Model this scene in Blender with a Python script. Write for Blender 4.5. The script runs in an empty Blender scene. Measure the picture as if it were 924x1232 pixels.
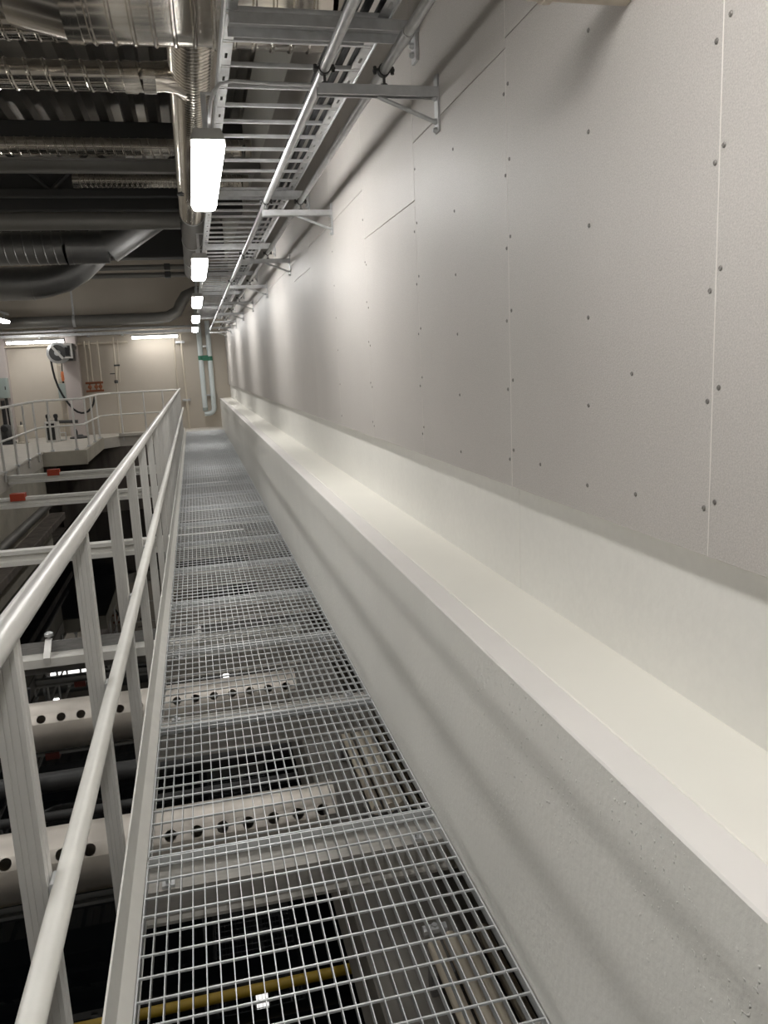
import bpy, math, random
from mathutils import Matrix, Vector
random.seed(4)
PI = math.pi
scene = bpy.context.scene
COL = scene.collection
H = 1.45            # eye height above the grating; heights below are written relative to the eye

# ------------------------------------------------------------------ camera
CX = (0.97137858, -0.08840997, 0.2204707)      # world X, Y, Z axes seen in camera (right, down, forward)
CY = (-0.23282056, -0.17033192, 0.95748714)
CZ = (-0.04709821, -0.98141261, -0.18604044)
cam = bpy.data.cameras.new('camera'); camo = bpy.data.objects.new('camera', cam); COL.objects.link(camo)
right = Vector((CX[0], CY[0], CZ[0])); up = -Vector((CX[1], CY[1], CZ[1])); back = -Vector((CX[2], CY[2], CZ[2]))
m = Matrix((right, up, back)).transposed().to_4x4(); m.translation = Vector((0, 0, H))
camo.matrix_world = m
cam.sensor_fit = 'VERTICAL'; cam.sensor_height = 36.0; cam.lens = 950.0 / 1232.0 * 36.0
cam.clip_start = 0.02; cam.clip_end = 200
scene.camera = camo

# ------------------------------------------------------------------ world, exposure
w = bpy.data.worlds.new('world'); scene.world = w; w.use_nodes = True
w.node_tree.nodes['Background'].inputs[0].default_value = (0.9, 0.95, 1.0, 1)
w.node_tree.nodes['Background'].inputs[1].default_value = 0.02
vs = scene.view_settings
vs.view_transform = 'Standard'; vs.look = 'None'; vs.exposure = 0.0; vs.gamma = 1.0; vs.use_curve_mapping = False
LAMP = 35.0         # radiance of the linear luminaires

# ------------------------------------------------------------------ materials
def srgb(r, g, b):
    f = lambda c: (c / 12.92 if c <= 0.04045 else ((c + 0.055) / 1.055) ** 2.4)
    return tuple(f(c / 255.0) for c in (r, g, b))
def mat(name, col, rough=0.6, metal=0.0, var=0.0, scale=8.0, bump=0.0, bscale=60.0, speck=0.0, sscale=300.0, stretch=None, spec=0.5):
    mt = bpy.data.materials.new(name); mt.use_nodes = True
    nt = mt.node_tree; N = nt.nodes; L = nt.links
    p = N['Principled BSDF']
    c = srgb(*col)
    p.inputs['Base Color'].default_value = (*c, 1); p.inputs['Roughness'].default_value = rough
    p.inputs['Metallic'].default_value = metal; p.inputs['Specular IOR Level'].default_value = spec
    if var or bump or speck:
        tc = N.new('ShaderNodeTexCoord'); src = tc.outputs['Object']
        if stretch:
            mp = N.new('ShaderNodeMapping'); mp.inputs['Scale'].default_value = stretch
            L.new(src, mp.inputs['Vector']); src = mp.outputs['Vector']
    out = None
    if var:
        n = N.new('ShaderNodeTexNoise'); n.inputs['Scale'].default_value = scale; n.inputs['Detail'].default_value = 5
        L.new(src, n.inputs['Vector'])
        r = N.new('ShaderNodeMapRange'); r.inputs['From Min'].default_value = 0.3; r.inputs['From Max'].default_value = 0.7
        r.inputs['To Min'].default_value = 1 - var; r.inputs['To Max'].default_value = 1 + var * 0.6
        L.new(n.outputs['Fac'], r.inputs['Value']); out = r.outputs['Result']
    if speck:
        n = N.new('ShaderNodeTexNoise'); n.inputs['Scale'].default_value = sscale; n.inputs['Detail'].default_value = 2
        L.new(src, n.inputs['Vector'])
        r = N.new('ShaderNodeMapRange'); r.inputs['From Min'].default_value = 0.3; r.inputs['From Max'].default_value = 0.7
        r.inputs['To Min'].default_value = 1 - speck; r.inputs['To Max'].default_value = 1 + speck * 0.6
        L.new(n.outputs['Fac'], r.inputs['Value'])
        if out is not None:
            mm = N.new('ShaderNodeMath'); mm.operation = 'MULTIPLY'; L.new(out, mm.inputs[0]); L.new(r.outputs['Result'], mm.inputs[1]); out = mm.outputs[0]
        else: out = r.outputs['Result']
    if out is not None:
        vm = N.new('ShaderNodeVectorMath'); vm.operation = 'SCALE'; vm.inputs[0].default_value = c
        L.new(out, vm.inputs['Scale']); L.new(vm.outputs[0], p.inputs['Base Color'])
    if bump:
        n = N.new('ShaderNodeTexNoise'); n.inputs['Scale'].default_value = bscale; n.inputs['Detail'].default_value = 4
        L.new(src, n.inputs['Vector'])
        b = N.new('ShaderNodeBump'); b.inputs['Strength'].default_value = bump; b.inputs['Distance'].default_value = 0.004
        L.new(n.outputs['Fac'], b.inputs['Height']); L.new(b.outputs[0], p.inputs['Normal'])
    return mt
def emat(name, col, s):
    mt = mat(name, (240, 240, 238), 0.4)
    p = mt.node_tree.nodes['Principled BSDF']
    p.inputs['Emission Color'].default_value = (*col, 1); p.inputs['Emission Strength'].default_value = s
    return mt
M = {
 'panel': mat('panel_board', (190, 185, 180), 0.46, var=0.05, scale=1.5, bump=0.16, bscale=320, speck=0.16, sscale=330, spec=0.4),
 'boardedge': mat('board_edge', (218, 213, 207), 0.7),
 'paint': mat('white_wall_paint', (228, 226, 220), 0.55, var=0.025, scale=3, bump=0.25, bscale=45, speck=0.02, sscale=40),
 'ledge': mat('ledge_paint', (238, 235, 226), 0.5, var=0.02, scale=3, bump=0.1, bscale=50),
 'ledgefront': mat('ledge_front_paint', (231, 227, 223), 0.55, var=0.03, scale=5, bump=0.15, bscale=60),
 'upstand': mat('upstand_paint', (236, 234, 228), 0.45, var=0.03, scale=4, bump=0.5, bscale=55),
 'beige': mat('beige_wall', (194, 185, 172), 0.7, var=0.06, scale=1.2, bump=0.1),
 'column': mat('column_paint', (186, 176, 172), 0.7, var=0.04, scale=2),
 'concrete': mat('concrete', (172, 166, 152), 0.85, var=0.15, scale=3, bump=0.3, bscale=30),
 'ledgeconcrete': mat('darkened_concrete', (120, 116, 110), 0.8, var=0.2, scale=4, bump=0.3, bscale=30),  # colour darkened because the ledge under the grating came out too bright
 'darkconcrete': mat('stained_concrete', (112, 104, 96), 0.85, var=0.4, scale=2.0, bump=0.3, bscale=30, stretch=(2.5, 2.5, 0.35)),
 'slab': mat('slab_paint', (190, 184, 174), 0.7, var=0.08, scale=4),
 'darkwall': mat('dark_wall', (70, 68, 66), 0.8, var=0.1, scale=2),
 'deck': mat('deck_steel', (160, 157, 152), 0.33, 0.85, var=0.1, scale=3),
 'galv': mat('galvanised_steel', (206, 207, 208), 0.38, 0.55, var=0.12, scale=25),
 'grate': mat('grating_steel', (212, 214, 215), 0.42, 0.5, var=0.08, scale=30),
 'spiral': mat('spiral_duct_steel', (212, 206, 197), 0.16, 0.97, var=0.08, scale=6),
 'spiraldull': mat('dull_duct_steel', (150, 150, 150), 0.4, 0.85, var=0.08, scale=6),
 'alu': mat('satin_aluminium', (214, 212, 208), 0.42, 0.45, var=0.03, scale=20),
 'alulight': mat('light_aluminium', (226, 224, 218), 0.5, 0.2, var=0.05, scale=14),
 'beam': mat('support_beam_steel', (176, 172, 165), 0.55, 0.35, var=0.12, scale=14, stretch=(1, 6, 6)),
 'beamdull': mat('dull_beam_steel', (132, 131, 130), 0.55, 0.4, var=0.2, scale=14, stretch=(1, 6, 6)),
 'darkscrew': mat('screw_steel', (128, 124, 120), 0.4, 0.5),
 'darksteel': mat('dark_painted_steel', (74, 74, 74), 0.5, 0.3),
 'pipegrey': mat('grey_pipe', (128, 126, 122), 0.5, 0.5, var=0.05, scale=6),
 'pipebeige': mat('beige_pipe', (200, 190, 174), 0.5),
 'pipewhite': mat('pale_pipe_jacket', (206, 214, 214), 0.45),
 'green': mat('green_marking', (38, 110, 84), 0.5),
 'black': mat('black_rubber', (24, 24, 26), 0.55),
 'cable': mat('cable_sheath', (34, 34, 36), 0.5),
 'orange': mat('orange_plastic', (214, 120, 70), 0.5),
 'red': mat('orange_red_clamp', (176, 66, 40), 0.5),
 'yellow': mat('yellow_paint', (160, 132, 36), 0.5),
 'lampbody': mat('lamp_housing', (176, 174, 170), 0.5),
 'diffuser': emat('lamp_diffuser', (1.0, 0.985, 0.955), LAMP),
 'tubelight': emat('tube_diffuser', (1.0, 0.985, 0.955), LAMP*0.45),
 'brass': mat('copper_fitting', (150, 96, 70), 0.4, 0.7),
 'cabinet': mat('grey_green_cabinet', (150, 160, 156), 0.5),
 'pvc': mat('beige_conduit', (206, 196, 178), 0.5),
 'trough': mat('trough_steel', (206, 199, 190), 0.5, 0.75, var=0.08, scale=9),
 'water': mat('tank_water', (8, 10, 12), 0.015, bump=0.0),
 'tape': mat('grey_tape', (170, 172, 172), 0.5),
}
def blisters(mt):
    nt = mt.node_tree; N = nt.nodes; L = nt.links; p = N['Principled BSDF']
    tc = N.new('ShaderNodeTexCoord')
    a = N.new('ShaderNodeTexNoise'); a.inputs['Scale'].default_value = 2.2; a.inputs['Detail'].default_value = 2; L.new(tc.outputs['Object'], a.inputs['Vector'])
    b = N.new('ShaderNodeTexNoise'); b.inputs['Scale'].default_value = 75; b.inputs['Detail'].default_value = 1; L.new(tc.outputs['Object'], b.inputs['Vector'])
    m1 = N.new('ShaderNodeMapRange'); m1.inputs['From Min'].default_value = 0.52; m1.inputs['From Max'].default_value = 0.62; L.new(a.outputs['Fac'], m1.inputs['Value'])
    m2 = N.new('ShaderNodeMapRange'); m2.inputs['From Min'].default_value = 0.66; m2.inputs['From Max'].default_value = 0.72; L.new(b.outputs['Fac'], m2.inputs['Value'])
    mu = N.new('ShaderNodeMath'); mu.operation = 'MULTIPLY'; L.new(m1.outputs[0], mu.inputs[0]); L.new(m2.outputs[0], mu.inputs[1])
    old = p.inputs['Normal'].links[0].from_socket
    bm = N.new('ShaderNodeBump'); bm.inputs['Strength'].default_value = 0.7; bm.inputs['Distance'].default_value = 0.006
    L.new(mu.outputs[0], bm.inputs['Height']); L.new(old, bm.inputs['Normal']); L.new(bm.outputs[0], p.inputs['Normal'])
blisters(M['upstand'])
M['water'].node_tree.nodes['Principled BSDF'].inputs['IOR'].default_value = 1.33

# ------------------------------------------------------------------ mesh helpers
class MB:
    def __init__(s): s.v = []; s.f = []; s.mi = []; s.cur = 0
    def add(s, vs, fs):
        o = len(s.v); s.v += [tuple(x) for x in vs]; s.f += [tuple(i + o for i in f) for f in fs]; s.mi += [s.cur] * len(fs); return s
    def box(s, a, b, bev=0.0):
        x0, y0, z0 = [min(p, q) for p, q in zip(a, b)]; x1, y1, z1 = [max(p, q) for p, q in zip(a, b)]
        if bev <= 0:
            return s.add([(x0,y0,z0),(x1,y0,z0),(x1,y1,z0),(x0,y1,z0),(x0,y0,z1),(x1,y0,z1),(x1,y1,z1),(x0,y1,z1)],
                  [(3,2,1,0),(4,5,6,7),(0,1,5,4),(1,2,6,5),(2,3,7,6),(3,0,4,7)])
        # chamfered along the longest axis
        d = (x1-x0, y1-y0, z1-z0); ax = d.index(max(d)); c = bev
        if ax == 0: prof = [(y0+c,z0),(y1-c,z0),(y1,z0+c),(y1,z1-c),(y1-c,z1),(y0+c,z1),(y0,z1-c),(y0,z0+c)]; return s.prism(prof, 'x', x0, x1)
        if ax == 1: prof = [(x0+c,z0),(x1-c,z0),(x1,z0+c),(x1,z1-c),(x1-c,z1),(x0+c,z1),(x0,z1-c),(x0,z0+c)]; return s.prism(prof, 'y', y0, y1)
        prof = [(x0+c,y0),(x1-c,y0),(x1,y0+c),(x1,y1-c),(x1-c,y1),(x0+c,y1),(x0,y1-c),(x0,y0+c)]; return s.prism(prof, 'z', z0, z1)
    def prism(s, prof, axis, a, b, caps=True):
        n = len(prof)
        def P(u, v, t): return {'x': (t, u, v), 'y': (u, t, v), 'z': (u, v, t)}[axis]
        vs = [P(u, v, a) for u, v in prof] + [P(u, v, b) for u, v in prof]
        area = sum(prof[i][0]*prof[(i+1)%n][1] - prof[(i+1)%n][0]*prof[i][1] for i in range(n))
        flip = (area < 0) != (axis == 'y')
        fs = [(i, (i+1) % n, n + (i+1) % n, n + i) for i in range(n)]
        if caps: fs += [tuple(range(n-1, -1, -1)), tuple(range(n, 2*n))]
        if flip: fs = [tuple(reversed(f)) for f in fs]
        return s.add(vs, fs)
    def tube(s, pts, r, n=12, caps=True):
        pts = [Vector(p) for p in pts]; rs = r if isinstance(r, (list, tuple)) else [r] * len(pts)
        vs = []; prev = None
        for i, p in enumerate(pts):
            t = (pts[min(i+1, len(pts)-1)] - pts[max(i-1, 0)]).normalized()
            if prev is None:
                a = Vector((0, 0, 1)) if abs(t.z) < 0.9 else Vector((1, 0, 0))
                u = t.cross(a).normalized()
            else: u = (prev - t * prev.dot(t)).normalized()
            prev = u; v = t.cross(u)
            for k in range(n):
                an = 2*PI*k/n; vs.append(p + (u*math.cos(an) + v*math.sin(an)) * rs[i])
        fs = []
        for i in range(len(pts)-1):
            for k in range(n):
                fs.append((i*n+k, i*n+(k+1) % n, (i+1)*n+(k+1) % n, (i+1)*n+k))
        if caps: fs += [tuple(range(n-1, -1, -1)), tuple((len(pts)-1)*n + k for k in range(n))]
        return s.add(vs, fs)
    def spiral(s, a, b, R, pitch=0.12, n=24, rib=0.006, rw=0.024):
        """lock-seam spiral duct from a to b: a tube whose raised seam winds round it"""
        a = Vector(a); b = Vector(b); t = (b-a).normalized(); Ln = (b-a).length
        q = Vector((0, 0, 1)) if abs(t.z) < 0.9 else Vector((1, 0, 0))
        u = t.cross(q).normalized(); v = t.cross(u)
        turns = max(1, int(Ln / pitch)); offs = [(0, 0), (rw*0.3, rib), (rw*0.7, rib), (rw, 0)]
        rings = []
        for i in range(turns):
            for o, dr in offs: rings.append((i*pitch + o, R+dr))
        rings.append((turns*pitch, R))
        vs = []
        for x, rr in rings:
            for k in range(n):
                an = 2*PI*k/n; xx = min(max(x + pitch*(k/n - 0.5), 0), Ln)
                vs.append(a + t*xx + (u*math.cos(an) + v*math.sin(an)) * rr)
        fs = []; m_ = len(rings)
        for i in range(m_-1):
            for k in range(n):
                if k < n-1: fs.append((i*n+k, i*n+k+1, (i+1)*n+k+1, (i+1)*n+k))
                else:
                    j, j2 = i+4, i+5
                    j = min(j, m_-1); j2 = min(j2, m_-1)
                    if j == j2: fs.append((i*n+k, j*n, (i+1)*n+k))
                    else: fs.append((i*n+k, j*n, j2*n, (i+1)*n+k))
        # first turn closing faces at the seam
        for i in range(4): fs.append((i*n, (i+1)*n, 0*n+n-1)) if False else None
        return s.add(vs, fs)
    def lathe(s, prof, c, axis='z', n=20):
        """prof: (radius, height along axis)"""
        vs = []
        for r, h in prof:
            for k in range(n):
                a = 2*PI*k/n; ca, sa = r*math.cos(a), r*math.sin(a)
                vs.append({'z': (c[0]+ca, c[1]+sa, c[2]+h), 'y': (c[0]+sa, c[1]+h, c[2]+ca), 'x': (c[0]+h, c[1]+ca, c[2]+sa)}[axis])
        fs = []
        for i in range(len(prof)-1):
            for k in range(n): fs.append((i*n+k, i*n+(k+1) % n, (i+1)*n+(k+1) % n, (i+1)*n+k))
        fs += [tuple(range(n-1, -1, -1)), tuple((len(prof)-1)*n+k for k in range(n))]
        return s.add(vs, fs)
BASE = {}
def mesh_from(name, mb, mats, off, smooth=True):
    me = bpy.data.meshes.new(name)
    me.from_pydata([(x-off[0], y-off[1], z-off[2]) for x, y, z in mb.v], [], mb.f)
    for mm in (mats if isinstance(mats, (list, tuple)) else [mats]): me.materials.append(M[mm])
    if isinstance(mats, (list, tuple)): me.polygons.foreach_set('material_index', mb.mi)
    if smooth:
        me.polygons.foreach_set('use_smooth', [True]*len(me.polygons))
        me.set_sharp_from_angle(angle=math.radians(35))
    me.update(); return me
def _tag(o, label=None, cat=None, group=None, kind=None):
    if label: o['label'] = label
    if cat: o['category'] = cat
    if group: o['group'] = group
    if kind: o['kind'] = kind
    return o
def thing(name, label, cat, loc, group=None):
    o = bpy.data.objects.new(name, None); COL.objects.link(o); o.empty_display_size = 0.1
    o.location = (loc[0], loc[1], loc[2]+H); BASE[o.name] = tuple(loc)
    return _tag(o, label, cat, group)
def part(parent, name, mb, m_, label=None, kind=None):
    b = BASE[parent.name]
    o = bpy.data.objects.new(name, mesh_from(name, mb, m_, b)); COL.objects.link(o); o.parent = parent; BASE[o.name] = b
    return _tag(o, label, kind=kind)
def shared(parent, name, me, loc):
    """a piece that shares mesh data, placed at loc (same frame as everything else)"""
    b = BASE[parent.name]
    o = bpy.data.objects.new(name, me); COL.objects.link(o); o.parent = parent
    o.location = (loc[0]-b[0], loc[1]-b[1], loc[2]-b[2]); BASE[o.name] = tuple(loc); return o
def solo(name, label, cat, mb, m_, loc, group=None, kind=None):
    o = bpy.data.objects.new(name, mesh_from(name, mb, m_, loc)); COL.objects.link(o)
    o.location = (loc[0], loc[1], loc[2]+H); BASE[o.name] = tuple(loc)
    return _tag(o, label, cat, group, kind)
def struct(name, mb, m_, loc=(0, 0, 0), label=None):
    return solo(name, label, None, mb, m_, loc, kind='structure')
def copy_tree(root, loc=None, label=None, parent=None):
    c = root.copy(); COL.objects.link(c)
    if parent is not None: c.parent = parent
    if loc is not None: c.location = (loc[0], loc[1], loc[2]+H); BASE[c.name] = tuple(loc)
    if label: c['label'] = label
    for ch in list(root.children): copy_tree(ch, parent=c)
    return c
ORD = ['first','second','third','fourth','fifth','sixth','seventh','eighth','ninth','tenth','eleventh','twelfth','thirteenth','fourteenth',
       'fifteenth','sixteenth','seventeenth','eighteenth','nineteenth','twentieth','twenty-first','twenty-second','twenty-third','twenty-fourth']
def arc(c, p, q, r0, r1, n=8):
    """points from c+p*cos+q*sin between angles"""
    c, p, q = Vector(c), Vector(p), Vector(q)
    return [c + p*math.cos(r0+(r1-r0)*i/n) + q*math.sin(r0+(r1-r0)*i/n) for i in range(n+1)]

# ------------------------------------------------------------------ the room
YF = 21.3; YB = -5.0; XL = -7.0; ZC = 3.3; ZW = -3.28; G = -1.45
XU = 0.645; XW = 0.935; XP = 0.90; ZU = -0.715
# right wall: painted upstand with a ledge, then the wall behind the boards
wr = MB()
wr.cur = 0; wr.prism([(XU, -1.50), (XU, ZU-0.0045), (0.90, ZU-0.0045), (0.90, -1.50)], 'y', YB, YF)
wr.cur = 3; wr.prism([(0.90, -1.50), (0.90, ZU-0.004), (XW, ZU-0.004), (XW, -0.30), (1.25, -0.30), (1.25, -1.50)], 'y', YB, YF)
wr.cur = 1; wr.prism([(XU, ZU-0.0045), (XU+0.0035, ZU), (0.724, ZU), (0.724, ZU-0.0045)], 'y', YB, YF)
wr.cur = 2; wr.box((0.720, YB, ZU-0.0045), (XW+0.001, YF, ZU+0.003), 0.0015)
wr.cur = 3; wr.box((XW, YB, -0.3001), (1.25, YF, ZC))
wall_right = struct('wall_right', wr, ['upstand', 'ledgefront', 'ledge', 'paint'], (XU, 0, -1.5), 'white painted upstand, ledge and wall along the right of the walkway')
# boards on the right wall, each one a piece, with screws
PW = 0.934; J0 = 1.25
scr = MB(); scr.lathe([(0.0055, 0), (0.0052, -0.002), (0.0035, -0.0034), (0.0012, -0.0028)], (0, 0, 0), 'x', 8)
scr_me = mesh_from('screw', scr, 'darkscrew', (0, 0, 0))
def board(y0, y1, z0, z1, screws):
    b = MB(); g = 0.0006; c = 0.0014
    y0 += g; y1 -= g
    b.add([(XP+c, y0, z0), (XP+c, y1, z0), (XP+c, y1, z1), (XP+c, y0, z1), (XP, y0+c, z0+c), (XP, y1-c, z0+c), (XP, y1-c, z1-c), (XP, y0+c, z1-c),
           (XW-0.002, y0, z0), (XW-0.002, y1, z0), (XW-0.002, y1, z1), (XW-0.002, y0, z1)],
          [(4,7,6,5),(0,1,5,4)[::-1],(1,2,6,5)[::-1],(2,3,7,6)[::-1],(3,0,4,7)[::-1],(0,8,9,1)[::-1],(1,9,10,2)[::-1],(2,10,11,3)[::-1],(3,11,8,0)[::-1]])
    b.mi = [0] + [1]*4 + [0]*4
    p = part(wall_right, 'panel', b, ['panel', 'boardedge'])
    if screws:
        ys = [y0+0.014, (y0+y1)/2-0.005, y1-0.014] if y0 < 2.5 else [y0+0.014, y1-0.014]; zz = z0+0.085; i = 0
        while zz < z1-0.02:
            for k, y in enumerate(ys):
                jz = [0.0, -0.02, 0.026][k] + random.uniform(-.006, .006); jy = random.uniform(-.005, .005)
                shared(p, 'screw', scr_me, (XP+0.001, y+jy, zz+jz))
            zz += 0.2; i += 1
        for y, z in ((y0+0.25, z0+0.08), (y1-0.2, z0+0.09), (y0+0.27, z0+0.335)) if y0 < 2 else ():
            shared(p, 'screw', scr_me, (XP+0.001, y, z))
ZB = -0.383
tops = {-1: 0.845, 0: 0.845, 1: 0.82, 2: 0.612, 3: 0.845, 4: 0.845, 5: 0.70}
k = -3
while J0 + k*PW < YF - 0.05:
    y0 = J0 + k*PW; y1 = min(y0+PW, YF-0.002)
    t = tops.get(k, 0.845)
    board(y0, y1, ZB, t-0.0012, -1 <= k <= 3)
    board(y0, y1, t+0.0012, 2.2, False)
    k += 1
q = MB(); q.prism([(XW+0.001, 2.212), (XW-0.0016, 2.2135), (XW-0.0016, 2.2165), (XW+0.001, 2.218)], 'z', ZU+0.003, -0.385); part(wall_right, 'seam', q, 'paint')
# lower wall and ledge under the walkway
lw = MB(); lw.box((1.0, YB, ZW-0.3), (1.25, YF, -1.5))
struct('wall_tank_right', lw, 'darkconcrete', (1.1, 0, ZW), 'dark concrete tank wall under the painted upstand')
lw = MB(); lw.box((0.40, YB, -2.35), (0.998, 20.1, -1.97), 0.01)
struct('trim_1', lw, 'ledgeconcrete', (0.7, 0, -2.35), 'concrete ledge inside the tank below the grating')
# far, left and rear walls
b = MB(); b.box((XL, YF, ZW-0.3), (1.25, YF+0.2, ZC)); struct('wall_far', b, 'beige', (-2, YF, ZW), 'beige concrete wall at the far end')
b = MB(); b.box((XL-0.2, YB, G-0.25), (XL, YF, ZC)); struct('wall_left', b, 'paint', (XL, 5, G), 'white painted wall on the far left of the hall')
b = MB(); b.box((XL, YB-0.2, ZW-0.3), (1.25, YB, ZC)); struct('wall_back', b, 'paint', (-2, YB, G), 'white painted wall behind the viewer')
# profiled steel deck ceiling, ribs along the hall
pr = []; x = XL
while x < 1.2:
    pr += [(x, ZC), (x+0.11, ZC), (x+0.15, ZC-0.11), (x+0.26, ZC-0.11)]; x += 0.30
pr.append((1.25, ZC)); pr += [(1.25, ZC+0.2), (XL, ZC+0.2)]
b = MB(); b.prism(pr, 'y', YB, YF+0.2); struct('ceiling', b, 'deck', (-2, 0, ZC), 'profiled steel deck ceiling with ribs running along the hall')
# gallery floor (an L round the tank), its edge and the tank walls
b = MB()
b.prism([(XL, YB), (-3.0, YB), (-3.0, 16.6), (-2.2, 16.6), (-2.2, 19.7), (-1.85, 20.1), (XU, 20.1), (XU, YF), (XL, YF)], 'z', G-0.25, G-0.001)
struct('floor', b, 'slab', (-5, 10, G), 'pale concrete gallery floor round the open tank')
b = MB(); b.box((-3.0-0.35, YB, ZW-0.3), (-3.0-0.01, 16.6, G-0.25)); struct('wall_tank_left', b, 'concrete', (-3.1, 5, ZW), 'concrete tank wall below the left gallery')
b = MB(); b.box((-3.35, 20.12, ZW-0.3), (XU+0.35, 20.4, G-0.25)); struct('wall_tank_far', b, 'darkconcrete', (-1.5, 20.2, ZW), 'stained dark concrete tank wall at the far end')
b = MB(); b.box((XL, YB, ZW-0.5), (1.25, YF, ZW-0.3)); struct('floor_tank', b, 'darkconcrete', (-2, 5, ZW-0.5), 'tank bottom under dark water')
b = MB(); b.add([(-3.009, YB, ZW), (0.999, YB, ZW), (0.999, 20.119, ZW), (-3.009, 20.119, ZW)], [(0, 1, 2, 3)])
solo('water', 'still black water filling the tank under the walkway', 'water', b, 'water', (-1, 8, ZW), kind='stuff')
# kerb upstands along the gallery edge
b = MB(); b.box((-3.06, YB, G), (-2.97, 16.6, G+0.05), 0.008); struct('trim_2', b, 'slab', (-3, 5, G), 'low pale kerb along the left gallery edge')
b = MB(); b.box((-2.24, 16.6, G-0.24), (-2.17, 19.7, G+0.03), 0.008); b.box((-3.0, 16.56, G-0.26), (-2.17, 16.62, G+0.03), 0.006)
struct('trim_3', b, 'concrete', (-2.6, 16.6, G), 'weathered concrete edge of the projecting gallery corner')
b = MB(); b.box((-1.85, 20.06, G-0.02), (-0.30, 20.14, G+0.06), 0.008); struct('trim_4', b, 'slab', (-1, 20.1, G), 'pale kerb along the far gallery edge')

# ------------------------------------------------------------------ luminaires
def lamp_proto(name, label, loc, length, group, axis='y', hang=0.06, glow='diffuser', lug=0):
    t = thing(name, label, 'lamp', loc, group)
    L2 = length/2; x, y, z = loc
    def PR(prof, a, b_):
        q = MB()
        if axis == 'y': q.prism([(x+u, z+v) for u, v in prof], 'y', y+a, y+b_)
        else: q.prism([(y+u, z+v) for u, v in prof], 'x', x+a, x+b_)
        return q
    part(t, 'housing', PR([(-0.07, 0.055), (-0.055, 0.10), (0.055, 0.10), (0.07, 0.055)], -L2, L2), 'lampbody')
    part(t, 'diffuser', PR([(-0.07, 0.054), (-0.072, 0.03), (-0.06, 0.006), (-0.04, 0.0), (0.04, 0.0), (0.06, 0.006), (0.072, 0.03), (0.07, 0.054)], -L2+0.012, L2-0.012), glow)
    for s_ in (-1, 1):
        a = L2*s_
        part(t, 'end_cap', PR([(-0.076, 0.03), (-0.062, 0.0), (-0.04, -0.005), (0.04, -0.005), (0.062, 0.0), (0.076, 0.03), (0.074, 0.06), (0.058, 0.103), (-0.058, 0.103), (-0.074, 0.06)], a-0.012*s_ if s_ < 0 else a-0.012, a if s_ > 0 else a+0.012), 'lampbody')
        q = MB(); o = 0.75*L2*s_
        if axis == 'y':
            q.box((x-0.012, y+o-0.004, z+0.10), (x+0.012, y+o+0.004, z+0.10+hang))
            if lug: q.box((x-0.012, y+o-0.012, z+0.10+hang), (x+lug, y+o+0.012, z+0.106+hang))
        else: q.box((x+o-0.004, y-0.012, z+0.10), (x+o+0.004, y+0.012, z+0.10+hang))
        part(t, 'hanger', q, 'galv')
    return t
LX = 0.155; LZ = 0.925; LP = 3.75; LY0 = 4.36
l0 = lamp_proto('linear_lamp', 'large bright linear lamp hung under the cable ladder, nearest in view', (LX, LY0, LZ), 1.30, 'lamps along the walkway', hang=0.185, lug=0.0585)
for k in (-2, -1, 1, 2, 3, 4):  # the rearmost, out of view, is put in as fill for the upstand
    lab = {-2: 'added linear fill lamp over the walkway well behind the viewer', -1: 'linear lamp over the walkway directly above the viewer',
           1: 'second bright linear lamp along the cable ladder from the front', 2: 'third bright linear lamp along the cable ladder, half-way down',
           3: 'fourth bright linear lamp along the cable ladder from the front', 4: 'last small linear lamp along the cable ladder, next to the far wall'}[k]
    copy_tree(l0, (LX, LY0+k*LP, LZ), lab)
la = lamp_proto('linear_lamp', 'linear lamp hung over the left gallery, at the far end', (-4.0, 19.30, 1.27), 1.30, 'lamps over the left gallery', hang=0.10)
for k, nm in ((1, 'second'), (4, 'third'), (5, 'fourth')):  # the last of these is unseen, added to brighten the upstand from the left
    copy_tree(la, (-4.0, 19.30-k*LP, 1.27), 'linear lamp hung over the left gallery, %s from the far wall' % nm)
lb = lamp_proto('linear_lamp', 'linear lamp hung over the tank, left of the near walkway rail', (-2.2, 2.9, 0.93), 1.30, 'lamps over the tank', hang=0.10)
copy_tree(lb, (-2.2, 6.65, 0.93), 'linear lamp hung over the tank, just short of the nearest white cross beam')
def lamp_rail(x, z, y0, y1, rods, lab):
    t = thing('lamp_rail', lab, 'rail', (x, (y0+y1)/2, z))
    q = MB(); q.prism([(x-0.02, z), (x+0.02, z), (x+0.02, z+0.04), (x+0.016, z+0.04), (x+0.016, z+0.004), (x-0.016, z+0.004), (x-0.016, z+0.04), (x-0.02, z+0.04)], 'y', y0, y1); part(t, 'channel', q, 'galv')
    for y in rods:
        q = MB(); q.tube([(x, y, z+0.004), (x, y, ZC-0.05)], 0.005, 6); part(t, 'rod', q, 'galv')
lamp_rail(-4.0, 1.471, -0.4, 20.2, (0.2, 3.6, 7.5, 11.0, 13.3, 16.0, 19.4), 'galvanised channel that carries the left gallery lamps')
lamp_rail(-2.2, 1.131, 1.9, 7.6, (2.3, 7.3), 'galvanised channel that carries the lamps over the tank')
lamp_proto('wall_lamp', 'long white tube lamp on the far wall, right of the valves', (-0.82, 20.88, 0.86), 1.12, 'lamps on the far wall', axis='x', hang=0.025, glow='tubelight')
lamp_proto('wall_lamp', 'long white tube lamp on the far wall, above the hose reel', (-3.55, 20.6, 0.83), 1.30, 'lamps on the far wall', axis='x', hang=0.10, glow='tubelight')

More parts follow.
